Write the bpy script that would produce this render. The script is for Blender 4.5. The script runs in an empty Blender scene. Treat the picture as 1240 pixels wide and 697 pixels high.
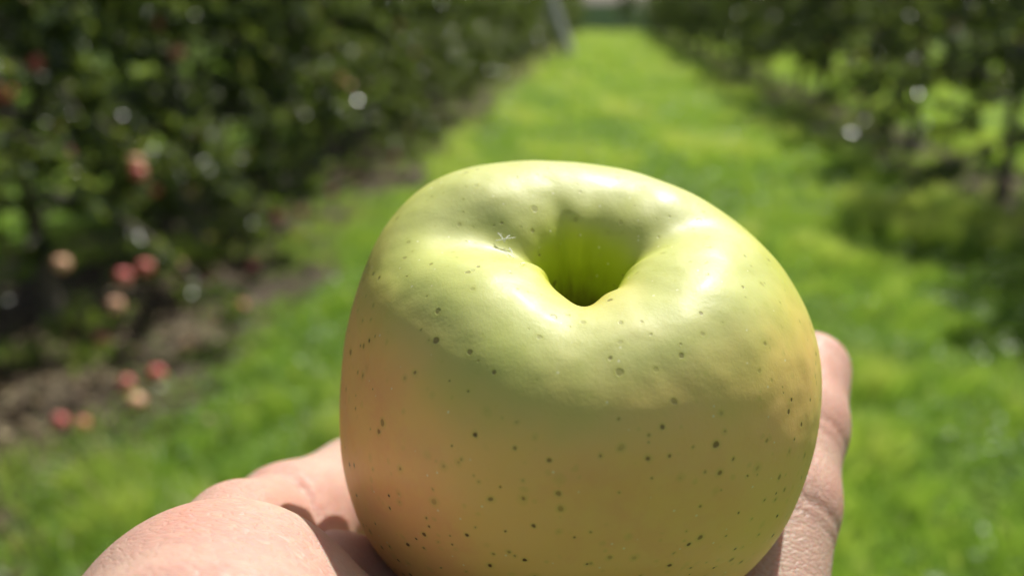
import bpy, math
import numpy as np
from mathutils import Vector, Matrix

C = bpy.context.scene.collection
rad = math.radians

# ------------------------------------------------------------------ camera
EYE = 1.55
F_PX = 973.0                      # focal length in pixels of a 1240 wide picture
PITCH, YAW = rad(19.1), rad(6.4)
fwd = np.array([-math.sin(YAW) * math.cos(PITCH), math.cos(YAW) * math.cos(PITCH), -math.sin(PITCH)])
rgt = np.array([math.cos(YAW), math.sin(YAW), 0.0])
upv = np.cross(rgt, fwd)
CAM = np.array([0.0, 0.0, EYE])
cd = bpy.data.cameras.new('camera')
cam = bpy.data.objects.new('camera', cd)
C.objects.link(cam)
M = Matrix(((rgt[0], upv[0], -fwd[0], CAM[0]), (rgt[1], upv[1], -fwd[1], CAM[1]), (rgt[2], upv[2], -fwd[2], CAM[2]), (0, 0, 0, 1)))
cam.matrix_world = M
cd.sensor_width = 36.0
cd.lens = 36.0 * F_PX / 1240.0
cd.clip_start, cd.clip_end = 0.01, 3000.0
cd.dof.use_dof = True
cd.dof.focus_distance = 0.119
cd.dof.aperture_fstop = 9.8
bpy.context.scene.camera = cam

# ------------------------------------------------------------------ light
SUN_EL, SUN_AZ = rad(55), rad(27)
w = bpy.data.worlds.new('World')
bpy.context.scene.world = w
w.use_nodes = True
nt = w.node_tree
nt.nodes.clear()
sky = nt.nodes.new('ShaderNodeTexSky')
sky.sky_type = 'NISHITA'
sky.sun_disc = False
sky.sun_elevation = SUN_EL
sky.sun_rotation = SUN_AZ
sky.dust_density = 2.5
bg = nt.nodes.new('ShaderNodeBackground')
bg.inputs[1].default_value = 0.082
wo = nt.nodes.new('ShaderNodeOutputWorld')
hs = nt.nodes.new('ShaderNodeHueSaturation')
hs.inputs['Saturation'].default_value = 0.62
nt.links.new(sky.outputs[0], hs.inputs['Color'])
nt.links.new(hs.outputs[0], bg.inputs[0])
nt.links.new(bg.outputs[0], wo.inputs[0])
sd = bpy.data.lights.new('sun', 'SUN')
sd.energy = 5.0
sd.angle = rad(0.55)
sd.color = (1.0, 0.955, 0.88)
so = bpy.data.objects.new('sun', sd)
C.objects.link(so)
sv = Vector((math.sin(SUN_AZ) * math.cos(SUN_EL), math.cos(SUN_AZ) * math.cos(SUN_EL), math.sin(SUN_EL)))
so.rotation_euler = sv.to_track_quat('Z', 'Y').to_euler()
so.location = (3, 8, 14)
vs = bpy.context.scene.view_settings
vs.view_transform = 'Standard'
vs.look = 'None'
vs.exposure = 0.31
vs.gamma = 1.0
bpy.context.scene.cycles.use_denoising = True
bpy.context.scene.cycles.max_bounces = 8
bpy.context.scene.cycles.sample_clamp_indirect = 4.0

# ------------------------------------------------------------------ helpers
def cam2world(P):
    """camera frame (x right, y up, z forward; metres) -> world"""
    P = np.asarray(P, float)
    return CAM + P[..., 0:1] * rgt + P[..., 1:2] * upv + P[..., 2:3] * fwd

def px(x, y, z):
    """pixel of the 1240x697 photograph at depth z -> camera frame"""
    return np.array([(x - 620.0) / F_PX * z, (348.5 - y) / F_PX * z, z])

def mesh_from(name, V, faces_list, mat=None, smooth=True, attrs=None):
    """V (n,3); faces_list: list of int arrays (m,k)"""
    me = bpy.data.meshes.new(name)
    V = np.asarray(V, np.float32)
    me.vertices.add(len(V))
    me.vertices.foreach_set('co', V.ravel())
    loops = np.concatenate([f.ravel() for f in faces_list]).astype(np.int32)
    tot = np.concatenate([np.full(len(f), f.shape[1]) for f in faces_list]).astype(np.int32)
    st = np.concatenate([[0], np.cumsum(tot)[:-1]]).astype(np.int32)
    me.loops.add(len(loops))
    me.loops.foreach_set('vertex_index', loops)
    me.polygons.add(len(tot))
    me.polygons.foreach_set('loop_start', st)
    me.polygons.foreach_set('loop_total', tot)
    me.polygons.foreach_set('use_smooth', np.full(len(tot), smooth))
    if attrs:
        for k, a in attrs.items():
            at = me.attributes.new(k, 'FLOAT', 'POINT')
            at.data.foreach_set('value', np.asarray(a, np.float32))
    me.update(calc_edges=True)
    me.validate()
    if mat:
        me.materials.append(mat)
    return me

def link(name, me, parent=None, loc=None):
    o = bpy.data.objects.new(name, me)
    C.objects.link(o)
    if parent is not None:
        o.parent = parent
    if loc is not None:
        o.location = loc
    return o

def tag(o, label=None, cat=None, group=None, kind=None):
    if label: o['label'] = label
    if cat: o['category'] = cat
    if group: o['group'] = group
    if kind: o['kind'] = kind
    return o

def empty(name, loc, rz=0.0):
    o = bpy.data.objects.new(name, None)
    C.objects.link(o)
    o.location = loc
    o.rotation_euler = (0, 0, rz)
    o.empty_display_size = 0.1
    return o

class Nodes:
    def __init__(s, name):
        s.m = bpy.data.materials.new(name)
        s.m.use_nodes = True
        s.t = s.m.node_tree
        s.t.nodes.clear()
        s.out = s.t.nodes.new('ShaderNodeOutputMaterial')
    def n(s, kind, **kw):
        nd = s.t.nodes.new('ShaderNode' + kind)
        for k, v in kw.items():
            if k.startswith('i_'):
                s.set(nd.inputs[int(k[2:]) if k[2:].isdigit() else k[2:].replace('_', ' ')], v)
            else:
                setattr(nd, k, v)
        return nd
    def set(s, sock, v):
        if isinstance(v, bpy.types.NodeSocket): s.t.links.new(v, sock)
        elif isinstance(v, (tuple, list)) and len(v) == 3 and sock.type == 'RGBA': sock.default_value = (*v, 1)
        else: sock.default_value = v
    def attr(s, name): return s.n('Attribute', attribute_name=name).outputs['Fac']
    def math(s, op, a, b=0.0, c=0.0, clamp=False):
        nd = s.n('Math', operation=op, use_clamp=clamp)
        s.set(nd.inputs[0], a); s.set(nd.inputs[1], b); s.set(nd.inputs[2], c)
        return nd.outputs[0]
    def ramp(s, fac, stops):
        nd = s.n('ValToRGB')
        s.set(nd.inputs[0], fac)
        el = nd.color_ramp.elements
        while len(el) < len(stops): el.new(0.5)
        for e, (p, c) in zip(el, stops):
            e.position = p
            e.color = (*c, 1) if len(c) == 3 else c
        return nd.outputs[0]
    def rng(s, v, a, b, c=0.0, d=1.0):
        nd = s.n('MapRange')
        nd.interpolation_type = 'SMOOTHSTEP'
        for i, x in enumerate((v, a, b, c, d)): s.set(nd.inputs[i], x)
        return nd.outputs[0]
    def mix(s, fac, a, b, blend='MIX'):
        nd = s.n('Mix', data_type='RGBA', blend_type=blend)
        s.set(nd.inputs[0], fac); s.set(nd.inputs[6], a); s.set(nd.inputs[7], b)
        return nd.outputs[2]
    def noise(s, scale, detail=3.0, rough=0.5, vec=None, dist=0.0):
        nd = s.n('TexNoise')
        nd.inputs['Scale'].default_value = scale
        nd.inputs['Detail'].default_value = detail
        nd.inputs['Roughness'].default_value = rough
        nd.inputs['Distortion'].default_value = dist
        if vec is not None: s.set(nd.inputs['Vector'], vec)
        return nd.outputs[0]
    def obj(s): return s.n('TexCoord').outputs['Object']

def unit(a):
    return a / (np.linalg.norm(a, axis=-1, keepdims=True) + 1e-12)

def tube(path, radii, sides=8, cap=True):
    path = np.asarray(path, float); n = len(path)
    radii = np.asarray(radii, float)
    t = unit(np.gradient(path, axis=0))
    ref = np.array([0.0, 0, 1]) if abs(t[0][2]) < 0.9 else np.array([1.0, 0, 0])
    V = []
    u = np.cross(t[0], ref); u /= np.linalg.norm(u)
    for i in range(n):
        u = u - t[i] * u.dot(t[i]); u /= np.linalg.norm(u)
        v = np.cross(t[i], u)
        a = np.arange(sides) * 2 * math.pi / sides
        V.append(path[i] + radii[i] * (np.cos(a)[:, None] * u + np.sin(a)[:, None] * v))
    V = np.concatenate(V)
    i, j = np.meshgrid(np.arange(n - 1), np.arange(sides), indexing='ij')
    a = i * sides + j; b = i * sides + (j + 1) % sides
    F = np.stack([a, b, b + sides, a + sides], -1).reshape(-1, 4)
    return V, F

class Geo:
    def __init__(s): s.V = []; s.F = []; s.n = 0
    def add(s, V, F):
        s.V.append(V); s.F.append(F + s.n); s.n += len(V)
    def mesh(s, name, mat, smooth=True, attrs=None):
        return mesh_from(name, np.concatenate(s.V), [np.concatenate(s.F)], mat, smooth, attrs)

# ------------------------------------------------------------------ materials
def foliage_mat(name, stops, rough=0.34, trans=0.35, tcol=(0.25, 0.42, 0.04), spec=0.5):
    k = Nodes(name)
    col = k.ramp(k.attr('tint'), stops)
    p = k.n('BsdfPrincipled')
    k.set(p.inputs['Base Color'], col)
    p.inputs['Roughness'].default_value = rough
    p.inputs['Specular IOR Level'].default_value = spec
    tr = k.n('BsdfTranslucent')
    k.set(tr.inputs[0], k.mix(0.5, k.mix(1.0, col, (3.2, 3.6, 1.6), 'MULTIPLY'), tcol))
    mx = k.n('MixShader')
    mx.inputs[0].default_value = trans
    k.set(mx.inputs[1], p.outputs[0]); k.set(mx.inputs[2], tr.outputs[0])
    k.set(k.out.inputs[0], mx.outputs[0])
    return k.m

leaf_mat = foliage_mat('apple_leaf', [(0.0, (0.024, 0.042, 0.017)), (0.55, (0.060, 0.088, 0.030)), (0.90, (0.20, 0.23, 0.07)), (1.0, (0.26, 0.21, 0.09))],
                       rough=0.24, trans=0.36, tcol=(0.26, 0.32, 0.04), spec=1.0)
grass_mat = foliage_mat('grass_blade', [(0.0, (0.05, 0.11, 0.018)), (0.45, (0.14, 0.23, 0.035)), (0.85, (0.30, 0.36, 0.08)), (1.0, (0.48, 0.42, 0.22))],
                        rough=0.42, trans=0.42, tcol=(0.38, 0.55, 0.08), spec=0.4)

def bark():
    k = Nodes('apple_bark')
    o = k.obj()
    mp = k.n('Mapping'); mp.inputs['Scale'].default_value = (1, 1, 0.3); k.set(mp.inputs[0], o)
    n1 = k.noise(28, 5, 0.65, mp.outputs[0])
    p = k.n('BsdfPrincipled')
    k.set(p.inputs['Base Color'], k.ramp(n1, [(0.3, (0.07, 0.055, 0.042)), (0.55, (0.16, 0.135, 0.11)), (0.75, (0.27, 0.25, 0.21))]))
    p.inputs['Roughness'].default_value = 0.85
    b = k.n('Bump'); b.inputs['Strength'].default_value = 0.6; b.inputs['Distance'].default_value = 0.01
    k.set(b.inputs['Height'], n1); k.set(p.inputs['Normal'], b.outputs[0])
    k.set(k.out.inputs[0], p.outputs[0])
    return k.m
bark_mat = bark()

def ground_like(name, stops, scale, bump=0.02, rough=0.9, spec=0.2):
    k = Nodes(name)
    o = k.obj()
    a = k.noise(scale, 6, 0.65, o)
    b_ = k.noise(scale * 9, 4, 0.6, o)
    s = k.math('ADD', k.math('MULTIPLY', a, 0.6), k.math('MULTIPLY', b_, 0.4))
    p = k.n('BsdfPrincipled')
    k.set(p.inputs['Base Color'], k.ramp(s, stops))
    p.inputs['Roughness'].default_value = rough
    p.inputs['Specular IOR Level'].default_value = spec
    b = k.n('Bump'); b.inputs['Strength'].default_value = 0.8; b.inputs['Distance'].default_value = bump
    k.set(b.inputs['Height'], s); k.set(p.inputs['Normal'], b.outputs[0])
    k.set(k.out.inputs[0], p.outputs[0])
    return k.m
turf_mat = ground_like('turf', [(0.35, (0.055, 0.10, 0.015)), (0.52, (0.10, 0.17, 0.02)), (0.68, (0.17, 0.20, 0.05))], 2.5, 0.03)
soil_mat = ground_like('soil', [(0.34, (0.025, 0.019, 0.013)), (0.5, (0.055, 0.043, 0.03)), (0.60, (0.12, 0.10, 0.06)), (0.68, (0.28, 0.25, 0.15))], 2.2, 0.03)

# ------------------------------------------------------------------ setting: ground, soil strips, hill
def grid_sheet(name, xs, ys, zf, mat):
    X, Y = np.meshgrid(xs, ys, indexing='ij')
    Z = zf(X, Y)
    V = np.stack([X, Y, Z], -1).reshape(-1, 3)
    nx, ny = len(xs), len(ys)
    i, j = np.meshgrid(np.arange(nx - 1), np.arange(ny - 1), indexing='ij')
    a = i * ny + j
    F = np.stack([a, a + ny, a + ny + 1, a + 1], -1).reshape(-1, 4)
    return link(name, mesh_from(name, V, [F], mat))

g = grid_sheet('ground', np.concatenate([[-1500, -400, -100, -30], np.linspace(-12, 14, 40), [30, 100, 400, 1500]]),
               np.concatenate([[-1500, -200, -40], np.linspace(-6, 64, 60), [80, 150, 400, 1500]]),
               lambda X, Y: 0.0 * X, turf_mat)
tag(g, kind='structure')

LEFT_ROW, RIGHT_ROW = -2.8, 3.4
def soil_strip(xc, hw, seed, y0=-3, y1=62):
    rs = np.random.RandomState(seed)
    ys = np.arange(y0, y1, 0.12)
    def wob():
        s = np.zeros(len(ys))
        for f in (0.35, 0.9, 2.1, 4.7):
            s += np.sin(ys * f * 2 + rs.uniform(0, 6.28)) * 0.05 / f ** 0.45
        return s
    L = xc - hw + wob(); R = xc + hw + wob()
    V = np.concatenate([np.stack([L + (R - L) * t, ys, np.full(len(ys), 0.004)], -1) for t in np.linspace(0, 1, 7)])
    n = len(ys)
    F = []
    for k in range(6):
        i = np.arange(n - 1) + k * n
        F.append(np.stack([i, i + n, i + n + 1, i + 1], -1))
    return tag(link('soil_strip', mesh_from('soil_strip', V, [np.concatenate(F)], soil_mat)), kind='structure')
soil_strip(LEFT_ROW + 0.05, 1.14, 1)
soil_strip(RIGHT_ROW + 0.1, 0.75, 2)
soil_strip(-8.9, 0.75, 3)
soil_strip(9.6, 0.75, 4)

def hill_h(X, Y):
    d = np.clip((Y - 64) / 500, 0, 1)
    return d * 4.5 * (0.8 + 0.35 * np.sin(X / 61.0 + 2.1) + 0.2 * np.sin(X / 23.0)) + np.clip(Y - 60, -.5, .5) * .5
hill_mat = ground_like('wooded_hill', [(0.35, (0.018, 0.032, 0.014)), (0.5, (0.028, 0.048, 0.022)), (0.65, (0.045, 0.065, 0.032))], 0.12, 2.0, 1.0, 0.0)
tag(grid_sheet('hill', np.linspace(-500, 500, 90), np.concatenate([[59, 60, 62], np.linspace(65, 620, 50)]), hill_h, hill_mat), kind='structure')

# ------------------------------------------------------------------ grass
def fast_noise(x, y, seed):
    rs = np.random.RandomState(seed)
    s = np.zeros_like(x)
    for f in (0.9, 1.9, 3.4, 5.2, 7.5, 10.5, 15.0):
        for _ in range(3):
            a = rs.uniform(0, 6.28)
            s += np.sin((x * math.cos(a) + y * math.sin(a)) * f * 2.2 + rs.uniform(0, 6.28)) / f ** 0.2
    return s / 3.6

rs = np.random.RandomState(7)
GV, GF, GT = [], [], []
gn = 0
def blades(n, x0, x1, y0, y1, h0, h1, wd, keep=None, p=1.0):
    global gn
    x = rs.uniform(x0, x1, n)
    y = y0 + (y1 - y0) * rs.uniform(0, 1, n) ** p
    if keep is not None:
        m = rs.uniform(0, 1, n) < keep(x, y)
        x, y = x[m], y[m]
    n = len(x)
    cl = fast_noise(x, y, 3)
    h = rs.uniform(h0, h1, n) * np.clip(1 + 0.95 * cl, .22, 2.6)
    a = rs.uniform(0, 6.28, n)
    lean = rs.uniform(0.1, 1.1, n) * h
    la = rs.uniform(0, 6.28, n)
    ww = wd * rs.uniform(0.6, 1.4, n)
    bx, by = np.cos(a) * ww / 2, np.sin(a) * ww / 2
    lx, ly = np.cos(la) * lean, np.sin(la) * lean
    z0 = np.full(n, 0.0)
    P = np.stack([np.stack([x - bx, y - by, z0], -1), np.stack([x + bx, y + by, z0], -1),
                  np.stack([x + bx * .8 + lx * .35, y + by * .8 + ly * .35, h * .6], -1), np.stack([x - bx * .8 + lx * .35, y - by * .8 + ly * .35, h * .6], -1),
                  np.stack([x + lx, y + ly, h * 0.95], -1)], 1)
    idx = gn + np.arange(n)[:, None] * 5
    GV.append(P.reshape(-1, 3))
    GF.append(idx + np.array([[0, 1, 2, 3]])); GF.append(idx + np.array([[3, 2, 4, 4]]))
    t = np.clip(0.46 + 0.36 * cl + rs.normal(0, 0.15, n), 0, 0.93)
    t[rs.uniform(0, 1, n) < 0.03] = 1.0
    GT.append(np.repeat(t, 5))
    gn += n * 5

def weeds(n, x0, x1, y0, y1, size, p=1.0, keep=None):
    """broad small leaves (clover, dandelion) lying in the grass"""
    global gn
    x = rs.uniform(x0, x1, n); y = y0 + (y1 - y0) * rs.uniform(0, 1, n) ** p
    m = fast_noise(x, y, 11) > 0.05
    if keep is not None: m &= rs.uniform(0, 1, n) < keep(x, y)
    x, y = x[m], y[m]; n = len(x)
    z = rs.uniform(0.03, 0.10, n)
    a = rs.uniform(0, 6.28, n)
    s = size * rs.uniform(0.6, 1.5, n)
    D = np.stack([np.cos(a), np.sin(a), rs.normal(0, .35, n)], -1)
    S = np.stack([-np.sin(a), np.cos(a), rs.normal(0, .35, n)], -1)
    c = np.stack([x, y, z], -1)
    s = s[:, None]
    P = np.stack([c - D * s, c - S * s * .5, c + D * s, c + S * s * .5], 1)
    idx = gn + np.arange(n)[:, None] * 4
    GV.append(P.reshape(-1, 3)); GF.append(idx + np.array([[0, 1, 2, 3]]))
    GT.append(np.repeat(np.clip(rs.normal(0.3, 0.15, n), 0, 0.8), 4))
    gn += n * 4

def lane(x, y):
    """1 on the mown lanes, thin on the bare strips under the trees"""
    e = 0.12 * np.sin(y * 1.7) + 0.10 * np.sin(y * 4.3 + 1)
    bare = np.zeros_like(x)
    for xc, hw in ((LEFT_ROW + 0.05, 1.14), (RIGHT_ROW + 0.1, 0.75), (-8.9, 0.75), (9.6, 0.75)):
        bare = np.maximum(bare, np.clip((hw + e - np.abs(x - xc)) / 0.25, 0, 1))
    patch = np.clip(fast_noise(x, y, 21) * 1.6 - 0.3, 0, np.where(x > 0, .8, .45))
    return 1 - bare * (1 - patch)

blades(230000, -3.9, 4.2, 0.9, 7.0, 0.045, 0.10, 0.006, lane)
blades(110000, -4.2, 5.0, 7.0, 18.0, 0.05, 0.11, 0.012, lane, 1.2)
blades(70000, -4.5, 6.5, 18.0, 62.0, 0.07, 0.13, 0.030, lane, 1.2)
blades(60000, -12.0, -3.9, 1.0, 30.0, 0.06, 0.12, 0.014, lane)
blades(60000, 4.2, 13.0, 4.0, 40.0, 0.06, 0.12, 0.016, lane)
weeds(38000, -3.2, 3.6, 0.9, 7.0, 0.017, 1, lane)
weeds(20000, -3.2, 4.5, 7.0, 20.0, 0.026, 1, lane)
# last triangle of each blade was given as a degenerate quad: split the lists
F4 = [f for f in GF if not (f.shape[1] == 4 and (f[:, 2] == f[:, 3]).all())]
F3 = [f[:, :3] for f in GF if (f[:, 2] == f[:, 3]).all()]
gm = mesh_from('grass', np.concatenate(GV), [np.concatenate(F4), np.concatenate(F3)], grass_mat, False, {'tint': np.concatenate(GT)})
tag(link('grass', gm), 'short sunlit grass mixed with clover covering the orchard lanes', 'grass', kind='stuff')

# ------------------------------------------------------------------ leaves (shared by trees and litter)
def leaf_geo(pos, d, nrm, length, width, fold=0.18):
    """vectorised apple leaf: six corner outline folded along its midrib"""
    n = len(pos)
    d = unit(d); s = unit(np.cross(d, nrm)); m = np.cross(s, d)
    L = length[:, None]; W = width[:, None]
    up = m * W * fold
    v = [pos, pos + d * L * .3 + s * W * .5 + up, pos + d * L * .7 + s * W * .42 + up * .8, pos + d * L - m * L * .12,
         pos + d * L * .7 - s * W * .42 + up * .8, pos + d * L * .3 - s * W * .5 + up]
    V = np.stack(v, 1).reshape(-1, 3)
    i = np.arange(n)[:, None] * 6
    return V, np.concatenate([i + np.array([[0, 3, 2, 1]]), i + np.array([[0, 5, 4, 3]])])

litter_mat = foliage_mat('dry_leaf', [(0, (0.09, 0.055, 0.03)), (0.6, (0.17, 0.12, 0.07)), (1, (0.36, 0.31, 0.19))], 0.6, 0.1, (0.3, 0.2, 0.05), 0.3)
n = 22000
lx = np.where(rs.uniform(0, 1, n) < .5, rs.normal(LEFT_ROW + .2, .55, n), rs.normal(RIGHT_ROW, .6, n))
ly = 1.0 + 28 * rs.uniform(0, 1, n) ** 1.6
a = rs.uniform(0, 6.28, n)
V, F = leaf_geo(np.stack([lx, ly, rs.uniform(.008, .03, n)], -1), np.stack([np.cos(a), np.sin(a), rs.normal(0, .15, n)], -1),
                unit(np.stack([rs.normal(0, .3, n), rs.normal(0, .3, n), np.ones(n)], -1)), rs.uniform(.03, .06, n), rs.uniform(.02, .035, n))
tag(link('fallen_leaves', mesh_from('fallen_leaves', V, [F], litter_mat, False, {'tint': np.repeat(rs.uniform(0, 1, n), 6)})),
    'dry brown leaves scattered on the bare soil beneath the tree rows', 'leaf litter', kind='stuff')

# ------------------------------------------------------------------ orchard apples
def orchard_apple_mesh(name, stops):
    k = Nodes(name)
    o = k.obj()
    p = k.n('BsdfPrincipled')
    k.set(p.inputs['Base Color'], k.ramp(k.noise(28, 3, .5, o), stops))
    p.inputs['Roughness'].default_value = 0.32
    k.set(k.out.inputs[0], p.outputs[0])
    prof = [(0, .55), (.12, .60), (.28, .78), (.5, .86), (.75, .74), (.95, .38), (1, 0), (.93, -.36), (.74, -.68), (.5, -.84), (.28, -.82), (.1, -.7), (0, -.66)]
    r = 0.036
    V, F = [], []
    sides = 18
    for i, (q, z) in enumerate(prof):
        for j in range(sides):
            a_ = j * 2 * math.pi / sides
            m = 1 + .03 * math.cos(5 * a_)
            V.append((q * r * m * math.cos(a_), q * r * m * math.sin(a_), z * r))
    for i in range(len(prof) - 1):
        for j in range(sides):
            a_ = i * sides + j; b_ = i * sides + (j + 1) % sides
            F.append((a_, a_ + sides, b_ + sides, b_))
    return mesh_from(name, V, [np.array(F)], k.m)
red_apple = orchard_apple_mesh('red_apple', [(.3, (.55, .07, .08)), (.5, (.60, .13, .13)), (.7, (.62, .30, .20))])
pink_apple = orchard_apple_mesh('pink_apple', [(.3, (.64, .24, .18)), (.55, (.70, .42, .26)), (.75, (.70, .58, .32))])

# ------------------------------------------------------------------ apple trees
def tree_proto(seed, H=3.3, zlow=0.35, rlow=1.1, rtop=0.45, nleaf=9000, leaf=0.068, sides=9, limbs=36):
    r = np.random.RandomState(seed)
    tr = Geo()
    zz = np.linspace(-0.05, H - .1, 14)
    wob = np.cumsum(r.normal(0, .018, (14, 2)), 0)
    path = np.column_stack([wob[:, 0], wob[:, 1], zz])
    path[0:1, :2] = path[1:2, :2]
    rr = np.interp(zz, [-.05, .1, .5, H], [.075, .052, .043, .010])
    tr.add(*tube(path, rr, sides))
    tw = Geo()
    segs = []
    for b in range(limbs):
        z = zlow + .25 + (H - zlow - .35) * ((b + .5) / limbs) ** 0.9
        az = b * 2.4 + r.normal(0, .3)
        f = (z - zlow) / (H - zlow)
        L = (rlow + (rtop - rlow) * f) * r.uniform(.7, 1.15)
        rise, droop = r.uniform(.1, .4), r.uniform(.35, .8)
        t = np.linspace(0, 1, 7)
        bx = np.interp(z, zz, path[:, 0]); by = np.interp(z, zz, path[:, 1])
        bend = az + t * r.normal(0, .35)
        P = np.column_stack([bx + np.cos(bend) * L * t, by + np.sin(bend) * L * t, z + L * (rise * t * 1.3 - droop * t ** 2)])
        P[:, 2] = np.maximum(P[:, 2], zlow * .6 + .04)
        tr.add(*tube(P, np.linspace(.016, .005, 7) * (1.2 - .5 * f), 6))
        segs.append((P[2:], 1.0))
        for q in range(9):
            t0 = r.uniform(.2, 1.0)
            base = np.array([np.interp(t0, t, P[:, c]) for c in range(3)])
            dr = unit(np.array([r.normal(0, 1), r.normal(0, 1), r.normal(-.05, .6)]) + .5 * np.array([math.cos(az), math.sin(az), 0]))
            l = r.uniform(.14, .36)
            e = np.array([base + dr * l * s + np.array([0, 0, -.14 * l * s * s]) for s in (0, .5, 1)])
            tw.add(*tube(e, [.004, .003, .0018], 3))
            segs.append((e, 1.6))
    wts = np.array([s[1] for s in segs]); wts /= wts.sum()
    ch = r.choice(len(segs), nleaf, p=wts)
    pos = np.empty((nleaf, 3)); dirs = np.empty((nleaf, 3))
    tt = r.uniform(.05, 1, nleaf) ** .8
    for i, (P, _) in enumerate(segs):
        m = np.where(ch == i)[0]
        if len(m) == 0: continue
        g_ = np.linspace(0, 1, len(P))
        for c in range(3): pos[m, c] = np.interp(tt[m], g_, P[:, c])
        dirs[m] = unit(P[-1] - P[0])
    pos += r.normal(0, .012, pos.shape)
    rd = unit(r.normal(0, 1, pos.shape))
    d = unit(dirs * .6 + rd + np.array([0, 0, -.35]))
    out = pos * np.array([1, 1, 0]); out = unit(out)
    nrm = unit(out * .75 + np.array([0, 0, .7]) + r.normal(0, .6, pos.shape))
    ln = leaf * r.uniform(.65, 1.25, nleaf)
    V, F = leaf_geo(pos, d, nrm, ln, ln * r.uniform(.5, .66, nleaf))
    br = np.clip(r.normal(.45, .2, nleaf), 0, .92)
    br[r.uniform(0, 1, nleaf) < .012] = 1.0
    # leaves and their twigs form the crown
    TV = np.concatenate(tw.V); TF = np.concatenate(tw.F)
    allV = np.concatenate([V, TV]); allF = np.concatenate([F, TF + len(V)])
    tint = np.concatenate([np.repeat(br, 6), np.full(len(TV), 1.0)])
    crown = mesh_from('crown', allV, [allF], leaf_mat, False, {'tint': tint})
    trunk = tr.mesh('trunk', bark_mat)
    # where fruit may hang: just below outer limb points
    fr = []
    for P, _ in segs[::7]:
        e = P[-1]
        if e[2] < 1.9 and np.hypot(e[0], e[1]) > .55: fr.append(e + np.array([0, 0, -.05]))
    fr = [fr[i] for i in r.permutation(len(fr))]
    return trunk, crown, fr

near_left = [tree_proto(11 + s, H=3.3, zlow=.22, rlow=1.3, rtop=.7, nleaf=19000, limbs=46, leaf=.064) for s in range(3)]
near_right = [tree_proto(31 + s, H=3.2, zlow=.50, rlow=1.55, rtop=.65, nleaf=11000, limbs=28) for s in range(3)]
far_tree = [tree_proto(51 + s, H=3.5, zlow=.5, rlow=1.0, rtop=.75, nleaf=4600, leaf=.105, sides=6, limbs=24) for s in range(2)]

def plant_tree(x, y, proto, rz, sc, label, group, fruit=0, seed=0):
    e = empty('apple_tree', (x, y, 0), rz)
    e.scale = (sc, sc, sc)
    tag(e, label, 'apple tree', group)
    link('trunk', proto[0], e)
    link('crown', proto[1], e)
    r = np.random.RandomState(seed + 500)
    cand = proto[2]
    for q in range(min(fruit, len(cand))):
        p_ = cand[(q * 3 + seed) % len(cand)]
        f = link('fruit', red_apple if r.uniform() < .6 else pink_apple, e, tuple(p_))
        f.rotation_euler = (r.uniform(-.5, .5), r.uniform(-.5, .5), r.uniform(0, 6))
    return e

rt = np.random.RandomState(4)
ORD = ['first', 'second', 'third', 'fourth', 'fifth', 'sixth', 'seventh', 'eighth', 'ninth', 'tenth', 'eleventh', 'twelfth']
def row(xc, y0, y1, step, near, side, group, nnear, skip=None, fruit=6):
    y, i = y0, 0
    while y < y1:
        jx, jy = rt.normal(0, .08), rt.normal(0, .12)
        close = i < nnear
        pr = near[i % len(near)] if close else far_tree[i % 2]
        if side in ('left', 'right'):
            look = {'left': 'bushy apple tree', 'right': 'bare-stemmed apple tree'}[side]
            if i < 12:
                lab = f'{look}, {ORD[i]} from the camera in the row {side} of the lane'
            else:
                lab = f'distant blurred apple tree far down the row on the {side} of the grass lane'
        else:
            lab = f'apple tree in the next row beyond the {side[6:]} tree row, glimpsed through gaps'
        plant_tree(xc + jx, y + jy, pr, rt.uniform(0, 6.28), rt.uniform(.9, 1.1), lab,
                   group if side not in ('left', 'right') or i < 12 else group + ', far end', fruit if close and i < 7 else 0, i)
        y += step; i += 1
row(LEFT_ROW, .9, 62, 1.45, near_left, 'left', 'trees of the left orchard row', 9, fruit=12)
row(RIGHT_ROW, 3.2, 62, 2.1, near_right, 'right', 'trees of the right orchard row', 8, fruit=3)
row(-8.9, 3.5, 40, 2.2, far_tree, 'outer left', 'trees of the next row to the left', 0)
row(9.6, 10.0, 50, 2.4, far_tree, 'outer right', 'trees of the next row to the right', 0)
def far_row(xc, y0, y1, step, side):
    y = y0
    while y < y1:
        plant_tree(xc + rt.normal(0, .08), y, far_tree[0], rt.uniform(0, 6.28), rt.uniform(.9, 1.1),
                   f'apple tree in the second row beyond the {side} tree row, barely seen through gaps', f'trees of the second row to the {side}')
        y += step
far_row(-15.0, 6, 40, 2.8, 'left')
far_row(15.8, 16, 50, 2.8, 'right')

for x, y, sc_, lab in ((-2.45, 65, 1.15, 'blurred tree closing the left side of the gap at the far end of the lane'), (1.45, 66, 1.15, 'blurred tree closing the right side of the gap at the far end of the lane'),
                       (-4.6, 68, 1.3, 'blurred tree beyond the far end of the left row'), (4.5, 69, 1.3, 'blurred tree beyond the far end of the right row')):
    plant_tree(x, y, far_tree[0], x, sc_, lab, 'trees at the far end of the lane')

# ground spots read from where they lie
def ground_at(x, y, h=0.0):
    d = (x - 620) / F_PX * rgt + (348.5 - y) / F_PX * upv + fwd
    t = (h - EYE) / d[2]
    return CAM + d * t

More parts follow.
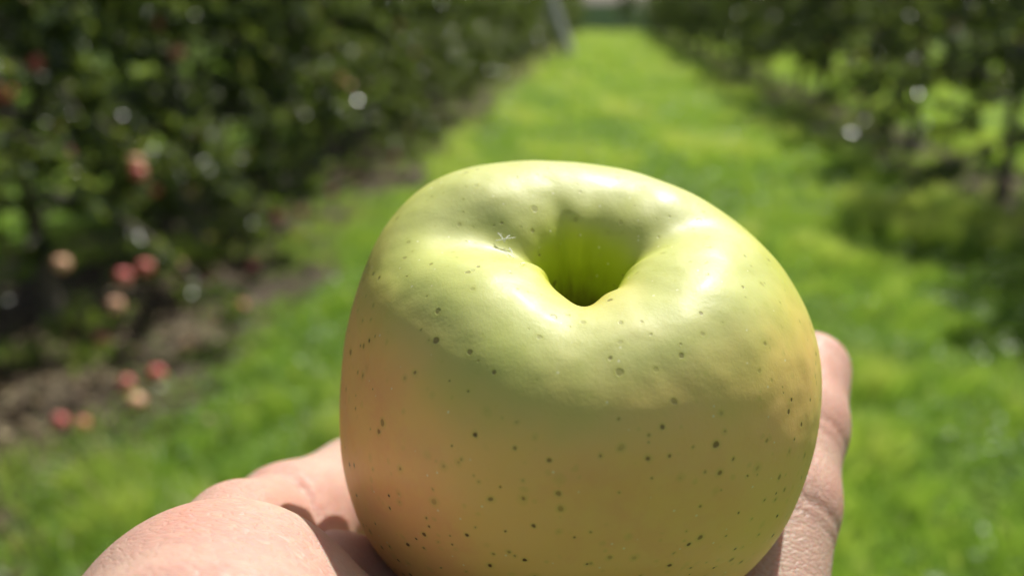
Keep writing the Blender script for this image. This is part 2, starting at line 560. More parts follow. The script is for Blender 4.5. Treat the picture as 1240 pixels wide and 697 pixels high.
fallen = [(100, 512, 'pinkish red windfall apple on dark soil nearest the camera', red_apple),
          (72, 508, 'half hidden red windfall apple left of the nearest pink one', red_apple),
          (165, 487, 'pale peach coloured windfall apple at the edge of the grass', pink_apple),
          (152, 463, 'dark red windfall apple just behind the pale peach one', red_apple),
          (228, 420, 'pale yellow windfall apple at the soil edge', pink_apple),
          (122, 411, 'dark red windfall apple beside the tan patch of soil', red_apple),
          (264, 381, 'pale orange windfall apple close to the lit grass', pink_apple),
          (254, 342, 'bright red windfall apple at the tip of the tree shadow', red_apple),
          (357, 286, 'pinkish windfall apple under the left row beside the grass edge', red_apple),
          (365, 256, 'red windfall apple behind the pinkish one under left row', red_apple),
          (400, 232, 'red windfall apple at the foot of the left row, behind the paired ones', red_apple),
          (190, 452, 'small dull red windfall apple between the soil edge and the dark red one', red_apple),
          (306, 322, 'dull red windfall apple lying alone at the lit soil edge', red_apple),
          (433, 215, 'tiny distant windfall apple where soil meets grass under the left row', pink_apple),
          (478, 190, 'most distant pinkish windfall apple along the left grass edge', red_apple),
          (1222, 222, 'pale windfall apple on bare soil under the right row', pink_apple)]
rf = np.random.RandomState(9)
for x, y, lab, me in fallen:
    P = ground_at(x, y, .034)
    o = link('windfall_apple', me, None, tuple(P))
    o.rotation_euler = (rf.uniform(-1.3, 1.3), rf.uniform(-1.3, 1.3), rf.uniform(0, 6))
    o.scale = (rf.uniform(.75, 1.05),) * 3
    o.location.z = .034 * o.scale[0]
    tag(o, lab, 'apple', 'windfall apples on the ground')

# red fruit hanging at the lane side of the left row
def ray_x(x, y, X):
    d = (x - 620) / F_PX * rgt + (348.5 - y) / F_PX * upv + fwd
    return CAM + d * (X / d[0])
left_trees = [o for o in C.objects if o.name.startswith('apple_tree') and abs(o.location.x - LEFT_ROW) < .5 and o.location.y < 14]
for n_, (x, y, X_) in enumerate(((165, 197, -2.1), (150, 335, -1.95), (176, 324, -2.0), (335, 262, -2.0), (75, 320, -2.1), (5, 112, -2.0), (412, 95, -1.75), (422, 106, -1.8),
                                 (358, 250, -2.0), (292, 372, -1.95), (168, 210, -2.05), (215, 320, -2.0), (140, 370, -2.0))):
    P = ray_x(x, y, X_)
    if P[2] < .05: P = ground_at(x, y, .04)
    e = min(left_trees, key=lambda t: abs(t.location.y - P[1]))
    f = link('fruit', red_apple if n_ % 4 else pink_apple, e)
    Mw = Matrix.Translation(e.location) @ Matrix.Rotation(e.rotation_euler.z, 4, 'Z') @ Matrix.Scale(e.scale.x, 4)
    f.location = Mw.inverted() @ Vector(P)

# leaning post far down the lane
pb = ground_at(690, 70)
pg = Geo()
lean = np.array([-1.0, .2, 2.55])
post_path = np.array([pb + lean * t + np.array([0, 0, -.05]) for t in np.linspace(0, 1, 8)])
pg.add(*tube(post_path, np.linspace(.22, .19, 8), 12))
pm = ground_like('weathered_wood', [(0.3, (.32, .32, .31)), (0.5, (.46, .46, .45)), (.7, (.58, .58, .56))], 9, .01)
po = link('wooden_post', pg.mesh('wooden_post', pm))
tag(po, 'leaning weathered grey wooden post at the far end of the left tree row', 'post')

# ------------------------------------------------------------------ the big apple in the hand
AP_C = px(699, 462, 0.1475)              # centre, camera frame
AP_R = 0.0425
ALPHA = rad(41)
AX = unit(np.array([-0.02, math.cos(ALPHA), -math.sin(ALPHA)]))
AN = unit(np.array([0.0, -math.sin(ALPHA), -math.cos(ALPHA)])); AN = unit(AN - AX * AN.dot(AX))   # towards the viewer
AR = np.cross(AX, AN); AR = AR if AR[0] > 0 else -AR                                                # image right

PROF = np.array([(0.0, .20), (.06, .22), (.10, .32), (.132, .45), (.162, .575), (.21, .675), (.305, .745), (.45, .785), (.60, .765),
                 (.75, .675), (.87, .525), (.955, .32), (.998, .08), (.99, -.18), (.93, -.42), (.82, -.63), (.67, -.78), (.50, -.86), (.36, -.87), (.24, -.81), (.12, -.71), (0, -.67)])
def profile(n):
    """Catmull-Rom through the profile points, mirrored across the axis at both ends"""
    P = np.concatenate([[PROF[1] * (-1, 1)], PROF, [PROF[-2] * (-1, 1)]])
    out = []
    for q in range(1, len(P) - 2):
        u = np.linspace(0, 1, 60, endpoint=False)[:, None]
        p0, p1, p2, p3 = P[q - 1:q + 3]
        out.append(.5 * (2 * p1 + (p2 - p0) * u + (2 * p0 - 5 * p1 + 4 * p2 - p3) * u ** 2 + (3 * p1 - p0 - 3 * p2 + p3) * u ** 3))
    Q = np.concatenate(out + [P[-2:-1]])
    ker = np.exp(-np.linspace(-2, 2, 61) ** 2); ker /= ker.sum()
    pad = 30
    E = np.concatenate([Q[pad:0:-1] * (-1, 1), Q, Q[-2:-pad - 2:-1] * (-1, 1)])
    Q = np.stack([np.convolve(E[:, c], ker, 'valid') for c in (0, 1)], -1)
    Q[0, 0] = Q[-1, 0] = 0
    seg = np.linalg.norm(np.diff(Q, axis=0), axis=1)
    s = np.concatenate([[0], np.cumsum(seg)]); s /= s[-1]
    t = np.linspace(0, 1, n)
    return np.stack([np.interp(t, s, Q[:, c]) for c in (0, 1)], -1), t

def gauss_ang(phi, c, wdt):
    d = (phi - c + math.pi) % (2 * math.pi) - math.pi
    return np.exp(-(d / wdt) ** 2)

SIL = [(0, 0.992), (10, 0.986), (20, 0.961), (30, 0.932), (40, 0.924), (50, 0.931), (60, 0.939), (70, 0.952), (80, 0.950), (90, 0.949), (100, 0.963), (110, 0.997), (120, 1.047), (130, 1.059), (140, 1.038), (150, 1.003), (160, 0.998), (170, 0.997), (180, 1.010), (190, 1.036), (200, 1.066), (210, 1.083), (220, 1.077), (230, 1.045), (240, 0.994), (250, 0.954), (260, 0.936), (270, 0.922), (280, 0.938), (290, 0.951), (300, 0.969), (310, 0.992), (320, 1.001), (330, 1.004), (340, 1.009), (350, 1.002)]   # silhouette of this lopsided fruit: angle about its centre -> factor
def apple_points(nt=330, na=420):
    P, t = profile(nt)
    phi = np.linspace(0, 2 * math.pi, na, endpoint=False)      # 0 = towards viewer, +90 = image right
    R, PH = np.meshgrid(P[:, 0], phi, indexing='ij')
    Z = np.repeat(P[:, 1:2], na, 1)
    T = np.repeat(t[:, None], na, 1)
    top = np.clip(Z, 0, 1)
    rim = np.exp(-((R - .42) / .30) ** 2) * (Z > 0)            # weight on the shoulder ring
    inner = np.exp(-((R - .20) / .13) ** 2) * (Z > .1)
    d = math.pi / 180
    lobes = (-.085 * gauss_ang(PH, -98 * d, .36) - .060 * gauss_ang(PH, 112 * d, .30) - .022 * gauss_ang(PH, -8 * d, .34)
             + .030 * gauss_ang(PH, -45 * d, .40) + .015 * gauss_ang(PH, 52 * d, .42) + .035 * gauss_ang(PH, 200 * d, .7) - .02 * gauss_ang(PH, 150 * d, .3))
    Zn = Z + rim * lobes
    # the funnel is not round: lobes push into it
    rin = 1 + inner * (.04 * gauss_ang(PH, 180 * d, .9) - .22 * gauss_ang(PH, -72 * d, .45) - .12 * gauss_ang(PH, 60 * d, .5) + .10 * gauss_ang(PH, 112 * d, .35) + .13 * gauss_ang(PH, -6 * d, .42) + .035 * np.cos(7 * PH + .5) + .02 * np.cos(11 * PH))
    Rn = R * rin
    # gentle ribs on the cheeks
    cheek = np.clip((R - .35) / .5, 0, 1)
    Rn = Rn * (1 + cheek * (.012 * np.cos(5 * (PH - .6)) + .010 * np.cos(3 * PH + 1.1)))
    # slight unevenness of the grown fruit
    X = Rn * np.sin(PH); Y = Rn * np.cos(PH)
    rn = np.random.RandomState(5)
    bmp = np.zeros_like(X)
    for f_, a_ in ((3.5, .0070), (6.5, .0045), (11, .0018), (19, .0010), (30, .0006)):
        for _ in range(5):
            kx, ky, kz = unit(rn.normal(0, 1, 3)) * f_
            bmp += a_ * np.sin(kx * X + ky * Y + kz * Zn + rn.uniform(0, 6.28)) * .6
    wsm = np.clip((R - .12) / .3, 0, 1)
    X = X * (1 + bmp * wsm); Y = Y * (1 + bmp * wsm); Zn = Zn + bmp * wsm * .6
    return X, Y, Zn, R, Z, PH, T

def apple_cam(X, Y, Z):
    P = AP_R * (X[..., None] * AR + Y[..., None] * AN + Z[..., None] * AX)
    if SIL is not None:
        ang = np.degrees(np.arctan2(P[..., 1], P[..., 0])) % 360
        ta = np.array([s[0] for s in SIL] + [360 + SIL[0][0]]); tf = np.array([s[1] for s in SIL] + [SIL[0][1]])
        deg = np.arange(0, 360, 2.0)
        tb = np.interp(deg, ta, tf, period=360)
        kr = np.exp(-(np.arange(-8, 9) / 3.5) ** 2); kr /= kr.sum()
        tb = np.convolve(np.concatenate([tb[-8:], tb, tb[:8]]), kr, 'valid')
        f = np.interp(ang, deg, tb, period=360)
        rr = np.hypot(P[..., 0], P[..., 1]) / AP_R
        k = np.clip((rr - .35) / .55, 0, 1); k = k * k * (3 - 2 * k)
        f = 1 + (f - 1) * k
        P = P * np.stack([f, f, np.ones_like(f)], -1)
    return P + AP_C

def skin_of_apple():
    k = Nodes('apple_skin')
    o = k.obj()
    z = k.attr('height'); cav = k.attr('cavity'); bl = k.attr('blush')
    nb = k.noise(26, 4, .55, o)
    mott = k.noise(90, 4, .6, o)
    base = k.mix(k.rng(nb, .35, .68), (0.47, 0.51, 0.155), (0.54, 0.56, 0.225))
    base = k.mix(k.math('MULTIPLY', k.rng(mott, .45, .75), .30), base, (0.66, 0.66, 0.32))
    base = k.mix(k.rng(z, .84, .60, 0, .9), base, (0.50, 0.52, 0.090))  # yellower where the shade begins, painted against the bluish sky fill
    # warm side of the fruit; its blush is brightened to paint in fill light
    blf = k.math('ADD', bl, k.math('MULTIPLY', k.math('SUBTRACT', nb, .5), .75), clamp=True)
    base = k.mix(k.rng(blf, .22, .80, 0, .9), base, (0.86, 0.54, 0.18))
    pinkn = k.noise(55, 5, .7, o)
    base = k.mix(k.math('MULTIPLY', k.rng(blf, .55, 1.05), k.rng(pinkn, .40, .68, .1, .6)), base, (0.78, 0.36, 0.17))
    # green funnel with russet streaks
    base = k.mix(k.rng(cav, .1, .75), base, (0.40, 0.48, 0.022))
    st = k.n('TexNoise'); st.inputs['Scale'].default_value = 5.0; st.inputs['Detail'].default_value = 4
    cx = k.n('CombineXYZ'); k.set(cx.inputs[0], k.math('MULTIPLY', k.attr('around'), 1.3)); k.set(cx.inputs[1], k.math('MULTIPLY', z, 1.5)); k.set(st.inputs[0], cx.outputs[0])
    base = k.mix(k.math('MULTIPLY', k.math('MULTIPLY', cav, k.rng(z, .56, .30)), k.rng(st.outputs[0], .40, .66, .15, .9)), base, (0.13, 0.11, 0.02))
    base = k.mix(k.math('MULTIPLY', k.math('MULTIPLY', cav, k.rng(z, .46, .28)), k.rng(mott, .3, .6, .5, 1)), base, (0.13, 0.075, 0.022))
    # lenticels: dark corky dots with paler halo, sizes vary, absent in many cells
    dark = None; halo = None; hgt = None
    for sc_, thr, r0, r1 in ((280.0, .25, .07, .16), (520.0, .50, .09, .22)):
        v = k.n('TexVoronoi'); v.inputs['Scale'].default_value = sc_; v.inputs['Randomness'].default_value = 1.0
        warp = k.n('VectorMath', operation='ADD'); k.set(warp.inputs[0], o)
        wn = k.n('TexNoise'); wn.inputs['Scale'].default_value = 700; k.set(wn.inputs['Vector'], o)
        wm = k.n('VectorMath', operation='SCALE'); k.set(wm.inputs[0], wn.outputs['Color']); wm.inputs['Scale'].default_value = .0006
        k.set(warp.inputs[1], wm.outputs[0]); k.set(v.inputs['Vector'], warp.outputs[0])
        sep = k.n('SeparateColor'); k.set(sep.inputs[0], v.outputs['Color'])
        present = k.math('GREATER_THAN', sep.outputs[0], thr)
        size = k.math('MULTIPLY_ADD', k.math('POWER', sep.outputs[1], 2.0), r1 - r0, r0)
        dn = k.math('DIVIDE', v.outputs['Distance'], size)
        core = k.math('MULTIPLY', present, k.rng(dn, .75, 1.25, 1, 0))
        core = k.math('MULTIPLY', core, k.math('MULTIPLY_ADD', sep.outputs[2], .75, .25))
        hl = k.math('MULTIPLY', present, k.rng(dn, 1.0, 2.6, 1, 0))
        dark = core if dark is None else k.math('MAXIMUM', dark, core)
        halo = hl if halo is None else k.math('MAXIMUM', halo, hl)
    base = k.mix(k.math('MULTIPLY', halo, .22), base, (0.40, 0.42, 0.06))
    base = k.mix(k.math('MULTIPLY', dark, k.math('MULTIPLY_ADD', bl, .75, .35, clamp=True)), base, (0.075, 0.034, 0.014))
    # fine pale flecks
    v2 = k.n('TexVoronoi'); v2.inputs['Scale'].default_value = 620; k.set(v2.inputs['Vector'], o)
    s2 = k.n('SeparateColor'); k.set(s2.inputs[0], v2.outputs['Color'])
    fl = k.math('MULTIPLY', k.math('GREATER_THAN', s2.outputs[0], .8), k.rng(v2.outputs['Distance'], .06, .16, 1, 0))
    base = k.mix(k.math('MULTIPLY', fl, .6), base, (0.80, 0.80, 0.55))
    p = k.n('BsdfPrincipled')
    k.set(p.inputs['Base Color'], base)
    k.set(p.inputs['Roughness'], k.math('MULTIPLY_ADD', k.noise(300, 3, .6, o), .2, .40))
    p.inputs['Specular IOR Level'].default_value = 0.42
    p.inputs['Coat Weight'].default_value = 0.03; p.inputs['Coat Roughness'].default_value = 0.22
    p.inputs['Subsurface Weight'].default_value = 0.45
    p.inputs['Subsurface Radius'].default_value = (1.0, 0.75, 0.25)
    p.inputs['Subsurface Scale'].default_value = 0.0032
    # bumps: pores, dimples and the faint waviness of the cheeks
    b1 = k.n('Bump'); b1.inputs['Strength'].default_value = .7; b1.inputs['Distance'].default_value = .0018
    k.set(b1.inputs['Height'], k.noise(75, 2, .5, o))
    b2 = k.n('Bump'); b2.inputs['Strength'].default_value = .28; b2.inputs['Distance'].default_value = .00014
    k.set(b2.inputs['Height'], k.noise(1500, 3, .6, o)); k.set(b2.inputs['Normal'], b1.outputs[0])
    b3 = k.n('Bump'); b3.inputs['Strength'].default_value = .35; b3.inputs['Distance'].default_value = .0002
    k.set(b3.inputs['Height'], k.math('MULTIPLY', dark, -1.0)); k.set(b3.inputs['Normal'], b2.outputs[0])
    k.set(p.inputs['Normal'], b3.outputs[0])
    k.set(k.out.inputs[0], p.outputs[0])
    return k.m

X, Y, Z, R0, Z0, PH, T = apple_points()
PC = apple_cam(X, Y, Z)
PW = cam2world(PC)
AW = cam2world(AP_C[None])[0]
nt_, na_ = X.shape
i, j = np.meshgrid(np.arange(nt_ - 1), np.arange(na_), indexing='ij')
a_ = i * na_ + j; b_ = i * na_ + (j + 1) % na_
AF = np.stack([a_, a_ + na_, b_ + na_, b_], -1).reshape(-1, 4)
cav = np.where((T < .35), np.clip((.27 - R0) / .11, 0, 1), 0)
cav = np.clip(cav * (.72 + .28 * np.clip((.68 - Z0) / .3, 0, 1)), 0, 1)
# the blush covers the cheek turned to the viewer, low down
bl = np.clip((.90 - Z0) / .42, 0, 1) * (.55 + .45 * np.cos(PH + .40)) + .1 * gauss_ang(PH, -1.2, .6) * (Z0 < .5)
ap = empty('apple', tuple(AW))
tag(ap, 'large yellow green apple with orange blush and deep stem hollow held in the palm', 'apple')
skin = link('skin', mesh_from('skin', (PW - AW).reshape(-1, 3), [AF], skin_of_apple(), True,
            {'height': Z0.ravel(), 'cavity': cav.ravel(), 'blush': np.clip(bl, 0, 1).ravel(), 'around': np.cos(PH * 1.0).ravel() + np.sin(PH * 2).ravel() * .6}), ap)
# short dry stalk deep in the hollow
km = ground_like('stalk', [(.3, (.06, .035, .015)), (.6, (.16, .10, .04))], 400, .0004)
sp = [np.array([0, 0, .20]), np.array([.01, -.005, .27]), np.array([.03, .0, .335]), np.array([.045, .01, .37])]
sp = np.array([AP_R * (q[0] * AR + q[1] * AN + q[2] * AX) + AP_C for q in sp])
V, F = tube(cam2world(sp) - AW, [.0011, .0009, .0009, .0013], 10)
link('stalk', mesh_from('stalk', V, [F], km), ap)

# ------------------------------------------------------------------ the hand, one continuous skin from a distance field
def rcone(P, a, b, ra, rb):
    a = np.asarray(a); b = np.asarray(b)
    ab = b - a
    t = np.clip(((P - a) @ ab) / ab.dot(ab), 0, 1)
    return np.linalg.norm(P - (a + t[:, None] * ab), axis=1) - (ra + (rb - ra) * t)
def ell(P, c, r, rot=None):
    Q = P - np.asarray(c)
    if rot is not None: Q = Q @ rot
    r = np.asarray(r)
    k0 = np.linalg.norm(Q / r, axis=1); k1 = np.linalg.norm(Q / (r * r), axis=1)
    return k0 * (k0 - 1) / (k1 + 1e-9)
def smin(a, b, k):
    h = np.clip(.5 + .5 * (b - a) / k, 0, 1)
    return b + (a - b) * h - k * h * (1 - h)
def smax(a, b, k): return -smin(-a, -b, k)

WR = np.array([-.028, -.118, .088])           # wrist
EL = np.array([-.110, -.235, .010])           # forearm, inside the sleeve
MCP = {'index': px(348, 634, .170), 'middle': np.array([-.012, -.073, .176]), 'ring': np.array([.018, -.079, .168]), 'little': np.array([.038, -.071, .132])}
FING = {
    'index': ([MCP['index'], px(432, 588, .191), px(560, 590, .2055), px(640, 560, .208)], [.0119, .0110, .0086, .0076]),
    'middle': ([MCP['middle'], px(640, 640, .2105), px(700, 545, .220), px(745, 470, .219)], [.0115, .0098, .0086, .0078]),
    'ring': ([MCP['ring'], px(800, 640, .203), px(840, 545, .211), px(862, 475, .208)], [.011, .0095, .0083, .0075]),
    'little': ([MCP['little'], px(946, 606, .157), px(967, 514, .171), px(982, 447, .186)], [.0110, .0103, .0094, .0088]),
}
THUMB = ([px(245, 856, .102), px(264, 764, .1145), px(425, 830, .1145), px(560, 880, .113)], [.0203, .0146, .0116, .0093])

def finger(P, pts, r, k=.003):
    d = None
    for q in range(len(pts) - 1):
        s = rcone(P, pts[q], pts[q + 1], r[q], r[q + 1])
        d = s if d is None else smin(d, s, k)
    return d
def plane_crease(P, c, axis, depth, width):
    s = (P - c) @ unit(axis)
    near = np.exp(-(np.linalg.norm(P - c, axis=1) / .014) ** 4)
    return depth * np.exp(-(s / width) ** 2) * near

def hand_sdf(P):
    d = None
    for nme, r0 in (('index', .0125), ('middle', .013), ('ring', .0125), ('little', .0115)):
        s = rcone(P, WR + (MCP[nme] - WR) * .12, MCP[nme], .0135, r0)
        d = s if d is None else smin(d, s, .012)
    d = smin(d, rcone(P, WR + np.array([0, .004, .003]), EL, .0215, .033), .022)
    d = smin(d, rcone(P, (.004, -.108, .098), (.030, -.084, .130), .014, .0125), .018)          # heel of the little finger side
    d = smin(d, rcone(P, px(398, 742, .140), px(640, 800, .152), .0140, .0140), .010)
    # thumb: ball, first joint, tip
    th = finger(P, THUMB[0], THUMB[1], .008)
    th = smin(th, ell(P, px(267, 798, .1145), (.0219, .0222, .018)), .003)
    d = smin(d, th, .014)
    d = smin(d, rcone(P, WR + np.array([-.004, .006, .004]), px(245, 856, .102), .0155, .0150), .016)
    # web of skin between thumb and index
    web = finger(P, [px(255, 700, .130), px(286, 650, .141), px(324, 633, .155)], [.0112, .0087, .0093], .005)
    d = smin(d, web, .0042)
    for nme in FING:
        pts, r = FING[nme]
        f = finger(P, pts, r, .004)
        d = smin(d, f, .0035)
    # creases across the little finger
    pts, r = FING['little']
    toCam = np.array([-.25, .35, -.9])
    for q, (dep, wd) in ((2, (.00035, .0006)), (1, (.0005, .0007))):
        ax = pts[q + 1] - pts[q - 1]
        c = pts[q] + unit(toCam) * r[q]
        d = d + plane_crease(P, c, ax, dep, wd)
        d = d + plane_crease(P, c - unit(ax) * .0024, ax + np.array([.004, 0, 0]), dep * .55, .0007)
    # fold where the web meets the index finger
    z_ = np.maximum(P[:, 2], .02)
    u_ = 620 + P[:, 0] / z_ * F_PX; v_ = 348.5 - P[:, 1] / z_ * F_PX
    ds = np.full(len(P), 1e3)
    fold = [(346, 572), (360, 586), (373, 604), (382, 624), (386, 648)]
    for (x0, y0), (x1, y1) in zip(fold[:-1], fold[1:]):
        t = np.clip(((u_ - x0) * (x1 - x0) + (v_ - y0) * (y1 - y0)) / ((x1 - x0) ** 2 + (y1 - y0) ** 2), 0, 1)
        ds = np.minimum(ds, np.hypot(u_ - x0 - t * (x1 - x0), v_ - y0 - t * (y1 - y0)))
    d = d + .0012 * np.exp(-(ds / 8.0) ** 2) * np.exp(-((P[:, 2] - .150) / .022) ** 4) * np.clip((v_ - 566) / 25, 0, 1)
    # press against the apple
    Q = P - AP_C
    q = np.stack([Q @ AR, Q @ AN, Q @ AX], -1)
    apl = ell(q, (0, 0, -.0010), (AP_R * 1.0, AP_R * 1.0, AP_R * .84))
    d = smax(d, -(apl - .0004), .0015)
    return d

def surface_nets(f, lo, hi, h, block=6):
    lo = np.array(lo); hi = np.array(hi)
    nb = np.ceil((hi - lo) / (h * block)).astype(int)
    n = nb * block
    ax = [lo[c] + h * (block / 2 + block * np.arange(nb[c])) for c in range(3)]
    G = np.stack(np.meshgrid(*ax, indexing='ij'), -1).reshape(-1, 3)
    dc = f(G).reshape(nb)
    D = np.repeat(np.repeat(np.repeat(np.where(dc > 0, 1.0, -1.0).astype(np.float32), block, 0), block, 1), block, 2)
    act = np.argwhere(np.abs(dc) < h * block * 1.35)
    off = np.stack(np.meshgrid(*[np.arange(block)] * 3, indexing='ij'), -1).reshape(-1, 3)
    for s in range(0, len(act), 2000):
        idx = (act[s:s + 2000, None, :] * block + off[None]).reshape(-1, 3)
        v = f(lo + (idx + .5) * h)
        D[idx[:, 0], idx[:, 1], idx[:, 2]] = v
    inside = D < 0
    # cells with a sign change
    c8 = [inside[x:n[0] - 1 + x, y:n[1] - 1 + y, z:n[2] - 1 + z] for x in (0, 1) for y in (0, 1) for z in (0, 1)]
    cnt = sum(c.astype(np.int8) for c in c8)
    cells = np.argwhere((cnt > 0) & (cnt < 8))
    ids = -np.ones(n - 1, np.int32)
    ids[cells[:, 0], cells[:, 1], cells[:, 2]] = np.arange(len(cells))
    acc = np.zeros((len(cells), 3)); k = np.zeros(len(cells))
    corners = np.array([(x, y, z) for x in (0, 1) for y in (0, 1) for z in (0, 1)])
    vals = [D[cells[:, 0] + c[0], cells[:, 1] + c[1], cells[:, 2] + c[2]] for c in corners]
    for p in range(8):
        for q in range(p + 1, 8):
            if np.abs(corners[p] - corners[q]).sum() == 1:
                va, vb = vals[p], vals[q]
                m = (va < 0) != (vb < 0)
                t = np.where(m, va / np.where(m, va - vb, 1), 0)
                acc[m] += (corners[p] + t[:, None] * (corners[q] - corners[p]))[m]
                k[m] += 1
    V = lo + (cells + acc / k[:, None] + .5) * h
    F = []
    for axis in range(3):
        u, v_ = [(1, 2), (2, 0), (0, 1)][axis]
        sl0 = [slice(1, n[c] - 1) for c in range(3)]; sl1 = list(sl0)
        sl0[axis] = slice(0, n[axis] - 1); sl1[axis] = slice(1, n[axis])
        A = inside[tuple(sl0)]; B = inside[tuple(sl1)]
        e = np.argwhere(A != B)
        st = e + np.array([0 if c == axis else 1 for c in range(3)])
        fl = A[e[:, 0], e[:, 1], e[:, 2]]
        du = np.zeros(3, int); du[u] = 1; dv = np.zeros(3, int); dv[v_] = 1
        qd = [st - du - dv, st - dv, st, st - du]
        q4 = np.stack([ids[x[:, 0], x[:, 1], x[:, 2]] for x in qd], -1)
        q4[~fl] = q4[~fl][:, ::-1]
        F.append(q4)
    return V, np.concatenate(F)

def hand_skin():
    k = Nodes('hand_skin')
    o = k.obj()
    big = k.noise(38, 3, .5, o)
    fine = k.noise(420, 4, .6, o)
    col = k.mix(k.rng(big, .35, .7), (0.53, 0.355, 0.275), (0.55, 0.315, 0.255))
    col = k.mix(k.math('MULTIPLY', k.rng(fine, .4, .75), .5), col, (0.60, 0.43, 0.325))
    col = k.mix(k.math('MULTIPLY', k.attr('pink'), .6), col, (0.60, 0.29, 0.22))
    p = k.n('BsdfPrincipled')
    k.set(p.inputs['Base Color'], col)
    k.set(p.inputs['Roughness'], k.math('MULTIPLY_ADD', fine, .2, .38))
    p.inputs['Specular IOR Level'].default_value = 0.45
    p.inputs['Subsurface Weight'].default_value = 0.8
    p.inputs['Subsurface Radius'].default_value = (1.0, 0.28, 0.14)
    p.inputs['Subsurface Scale'].default_value = 0.0034
    # criss-cross skin lines
    mp = k.n('Mapping'); mp.inputs['Rotation'].default_value = (.3, .5, .6); mp.inputs['Scale'].default_value = (420, 1500, 900); k.set(mp.inputs[0], o)
    v = k.n('TexVoronoi', feature='DISTANCE_TO_EDGE'); v.inputs['Scale'].default_value = 1.0; k.set(v.inputs['Vector'], mp.outputs[0])
    lines = k.rng(v.outputs['Distance'], 0, .16)
    mp2 = k.n('Mapping'); mp2.inputs['Rotation'].default_value = (.3, .5, 1.1); mp2.inputs['Scale'].default_value = (120, 800, 500); k.set(mp2.inputs[0], o)
    wv = k.noise(1.0, 3, .6, mp2.outputs[0], .6)
    b1 = k.n('Bump'); b1.inputs['Strength'].default_value = .6; b1.inputs['Distance'].default_value = .0002
    k.set(b1.inputs['Height'], lines)
    b2 = k.n('Bump'); b2.inputs['Strength'].default_value = .55; b2.inputs['Distance'].default_value = .0003
    k.set(b2.inputs['Height'], wv); k.set(b2.inputs['Normal'], b1.outputs[0])
    k.set(p.inputs['Normal'], b2.outputs[0])
    k.set(k.out.inputs[0], p.outputs[0])
    return k.m

HV, HF = surface_nets(hand_sdf, (-.155, -.285, -.03), (.10, 0.005, .24), .0009)
HW = cam2world(HV)
WB = cam2world(WR[None])[0]
pink = np.zeros(len(HV))
for c_, s_ in ((px(1010, 420, .17), .010), (px(1000, 512, .163), .006), (px(985, 604, .155), .007), (px(390, 600, .145), .016), (px(230, 605, .11), .008)):
    pink = np.maximum(pink, np.exp(-(np.linalg.norm(HV - c_, axis=1) / s_) ** 2))
person = empty('person', tuple(WB))
tag(person, 'person holding out a bare open hand, palm up, cradling the big apple', 'person')
link('body', mesh_from('body', HW - WB, [HF], hand_skin(), True, {'pink': pink}), person)
# nails on the far side of each fingertip
nm = Nodes('nail')
p = nm.n('BsdfPrincipled'); p.inputs['Base Color'].default_value = (.72, .45, .38, 1); p.inputs['Roughness'].default_value = .25
nm.set(nm.out.inputs[0], p.outputs[0])
for nme in list(FING) + ['thumb']:
    pts, r = FING[nme] if nme != 'thumb' else THUMB
    tip, ax = pts[3], unit(pts[3] - pts[2])
    back = tip - AP_C if nme != 'little' else np.array([.25, -.2, .9]); back = unit(back - ax * back.dot(ax))
    sd_ = np.cross(ax, back)
    u, v = np.meshgrid(np.linspace(-1, 1, 9), np.linspace(-1, 1, 9), indexing='ij')
    rr = r[3]
    ang = u * .85
    q = (tip[None, None] + ax * (rr * .15 + v[..., None] * rr * .8) + (back * np.cos(ang)[..., None] + sd_ * np.sin(ang)[..., None]) * (rr * 1.03 - np.clip(v, 0, 1)[..., None] ** 2 * rr * .12))
    V = cam2world(q.reshape(-1, 3)) - WB
    V = np.concatenate([V, V - (cam2world(back[None])[0] - CAM) * .0006])
    ii, jj = np.meshgrid(np.arange(8), np.arange(8), indexing='ij')
    a_ = (ii * 9 + jj).reshape(-1)
    F = np.stack([a_, a_ + 9, a_ + 10, a_ + 1], -1)
    edge = [k_ for k_ in range(9)] + [k_ * 9 + 8 for k_ in range(1, 9)] + [72 + k_ for k_ in range(7, -1, -1)] + [k_ * 9 for k_ in range(7, 0, -1)]
    E = np.array([(edge[q_], edge[(q_ + 1) % len(edge)], edge[(q_ + 1) % len(edge)] + 81, edge[q_] + 81) for q_ in range(len(edge))])
    link('fingernail', mesh_from('fingernail', V, [F, F[:, ::-1] + 81, E], nm.m), person)
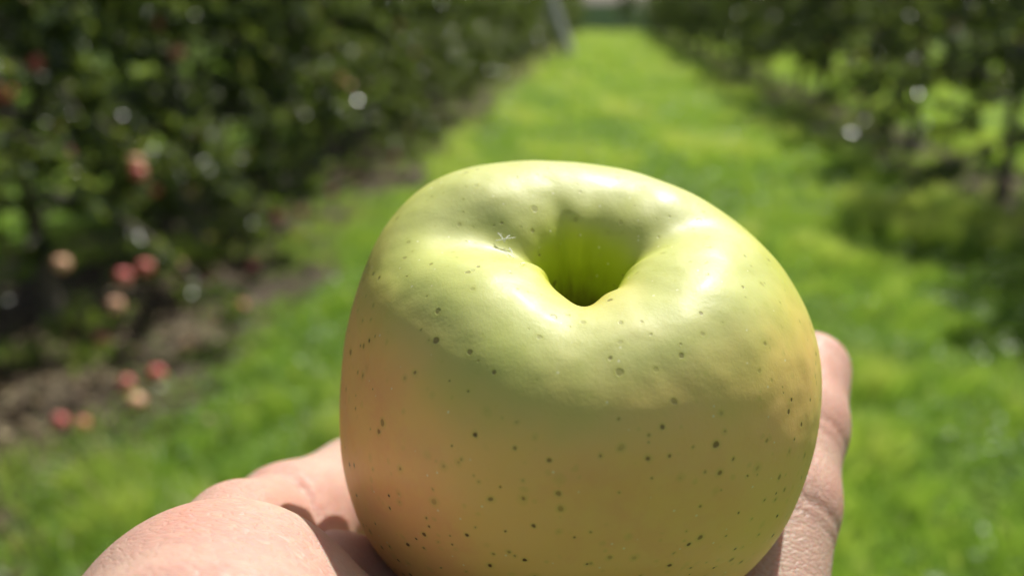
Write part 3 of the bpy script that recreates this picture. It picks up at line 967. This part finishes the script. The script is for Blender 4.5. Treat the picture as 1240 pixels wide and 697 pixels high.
# sleeve further down the arm, below the frame
sm = ground_like('sleeve_cloth', [(.3, (.05, .06, .08)), (.6, (.08, .09, .115))], 60, .001)
s0 = WR + (EL - WR) * .62; s1 = EL + (EL - WR) * 1.15
sg = Geo()
tt = np.linspace(0, 1, 24)
sp = s0 + (s1 - s0) * tt[:, None]
sr = .037 + .016 * tt + .0015 * np.sin(tt * 40)
Vo, Fo = tube(cam2world(sp) - WB, sr, 32)
Vi, Fi = tube(cam2world(sp[::-1]) - WB, sr[::-1] - .002, 32)
sg.add(Vo, Fo); sg.add(Vi, Fi)
link('sleeve', sg.mesh('sleeve', sm), person)

# ------------------------------------------------------------------ white lint caught beside the stem hollow
def apple_surface(pxx, pyy):
    """nearest front vertex of the apple seen at that spot of it"""
    u_ = 620 + PC[..., 0] / PC[..., 2] * F_PX; v_ = 348.5 - PC[..., 1] / PC[..., 2] * F_PX
    dd = (u_ - pxx) ** 2 + (v_ - pyy) ** 2
    m = dd < 9
    if not m.any(): return PC.reshape(-1, 3)[dd.argmin()]
    zz_ = np.where(m, PC[..., 2], 9).ravel()
    return PC.reshape(-1, 3)[zz_.argmin()]
lg = Geo()
for (x0, y0, x1, y1, x2, y2) in ((600, 291, 612, 290, 625, 287), (604, 282, 608, 288, 613, 293), (617, 284, 614, 289, 611, 293), (611, 303, 616, 308, 622, 311), (630, 318, 634, 319, 638, 318), (618, 300, 622, 305, 623, 309)):
    pts = [apple_surface(x0, y0), apple_surface(x1, y1), apple_surface(x2, y2)]
    pts = np.array([q + np.array([0, .0002, -.0004]) for q in pts])
    pts[1] += np.array([0, .0002, -.0003])
    s_ = np.linspace(0, 1, 7)[:, None]
    cur = (1 - s_) ** 2 * pts[0] + 2 * s_ * (1 - s_) * pts[1] + s_ ** 2 * pts[2]
    lg.add(*tube(cam2world(cur), np.full(7, .00007), 5))
lm = Nodes('lint'); p = lm.n('BsdfPrincipled'); p.inputs['Base Color'].default_value = (.85, .85, .82, 1); p.inputs['Roughness'].default_value = .7
lm.set(lm.out.inputs[0], p.outputs[0])
tag(link('lint', lg.mesh('lint', lm.m)), 'tiny white fibres of lint stuck on the apple left of its stem hollow', 'lint')
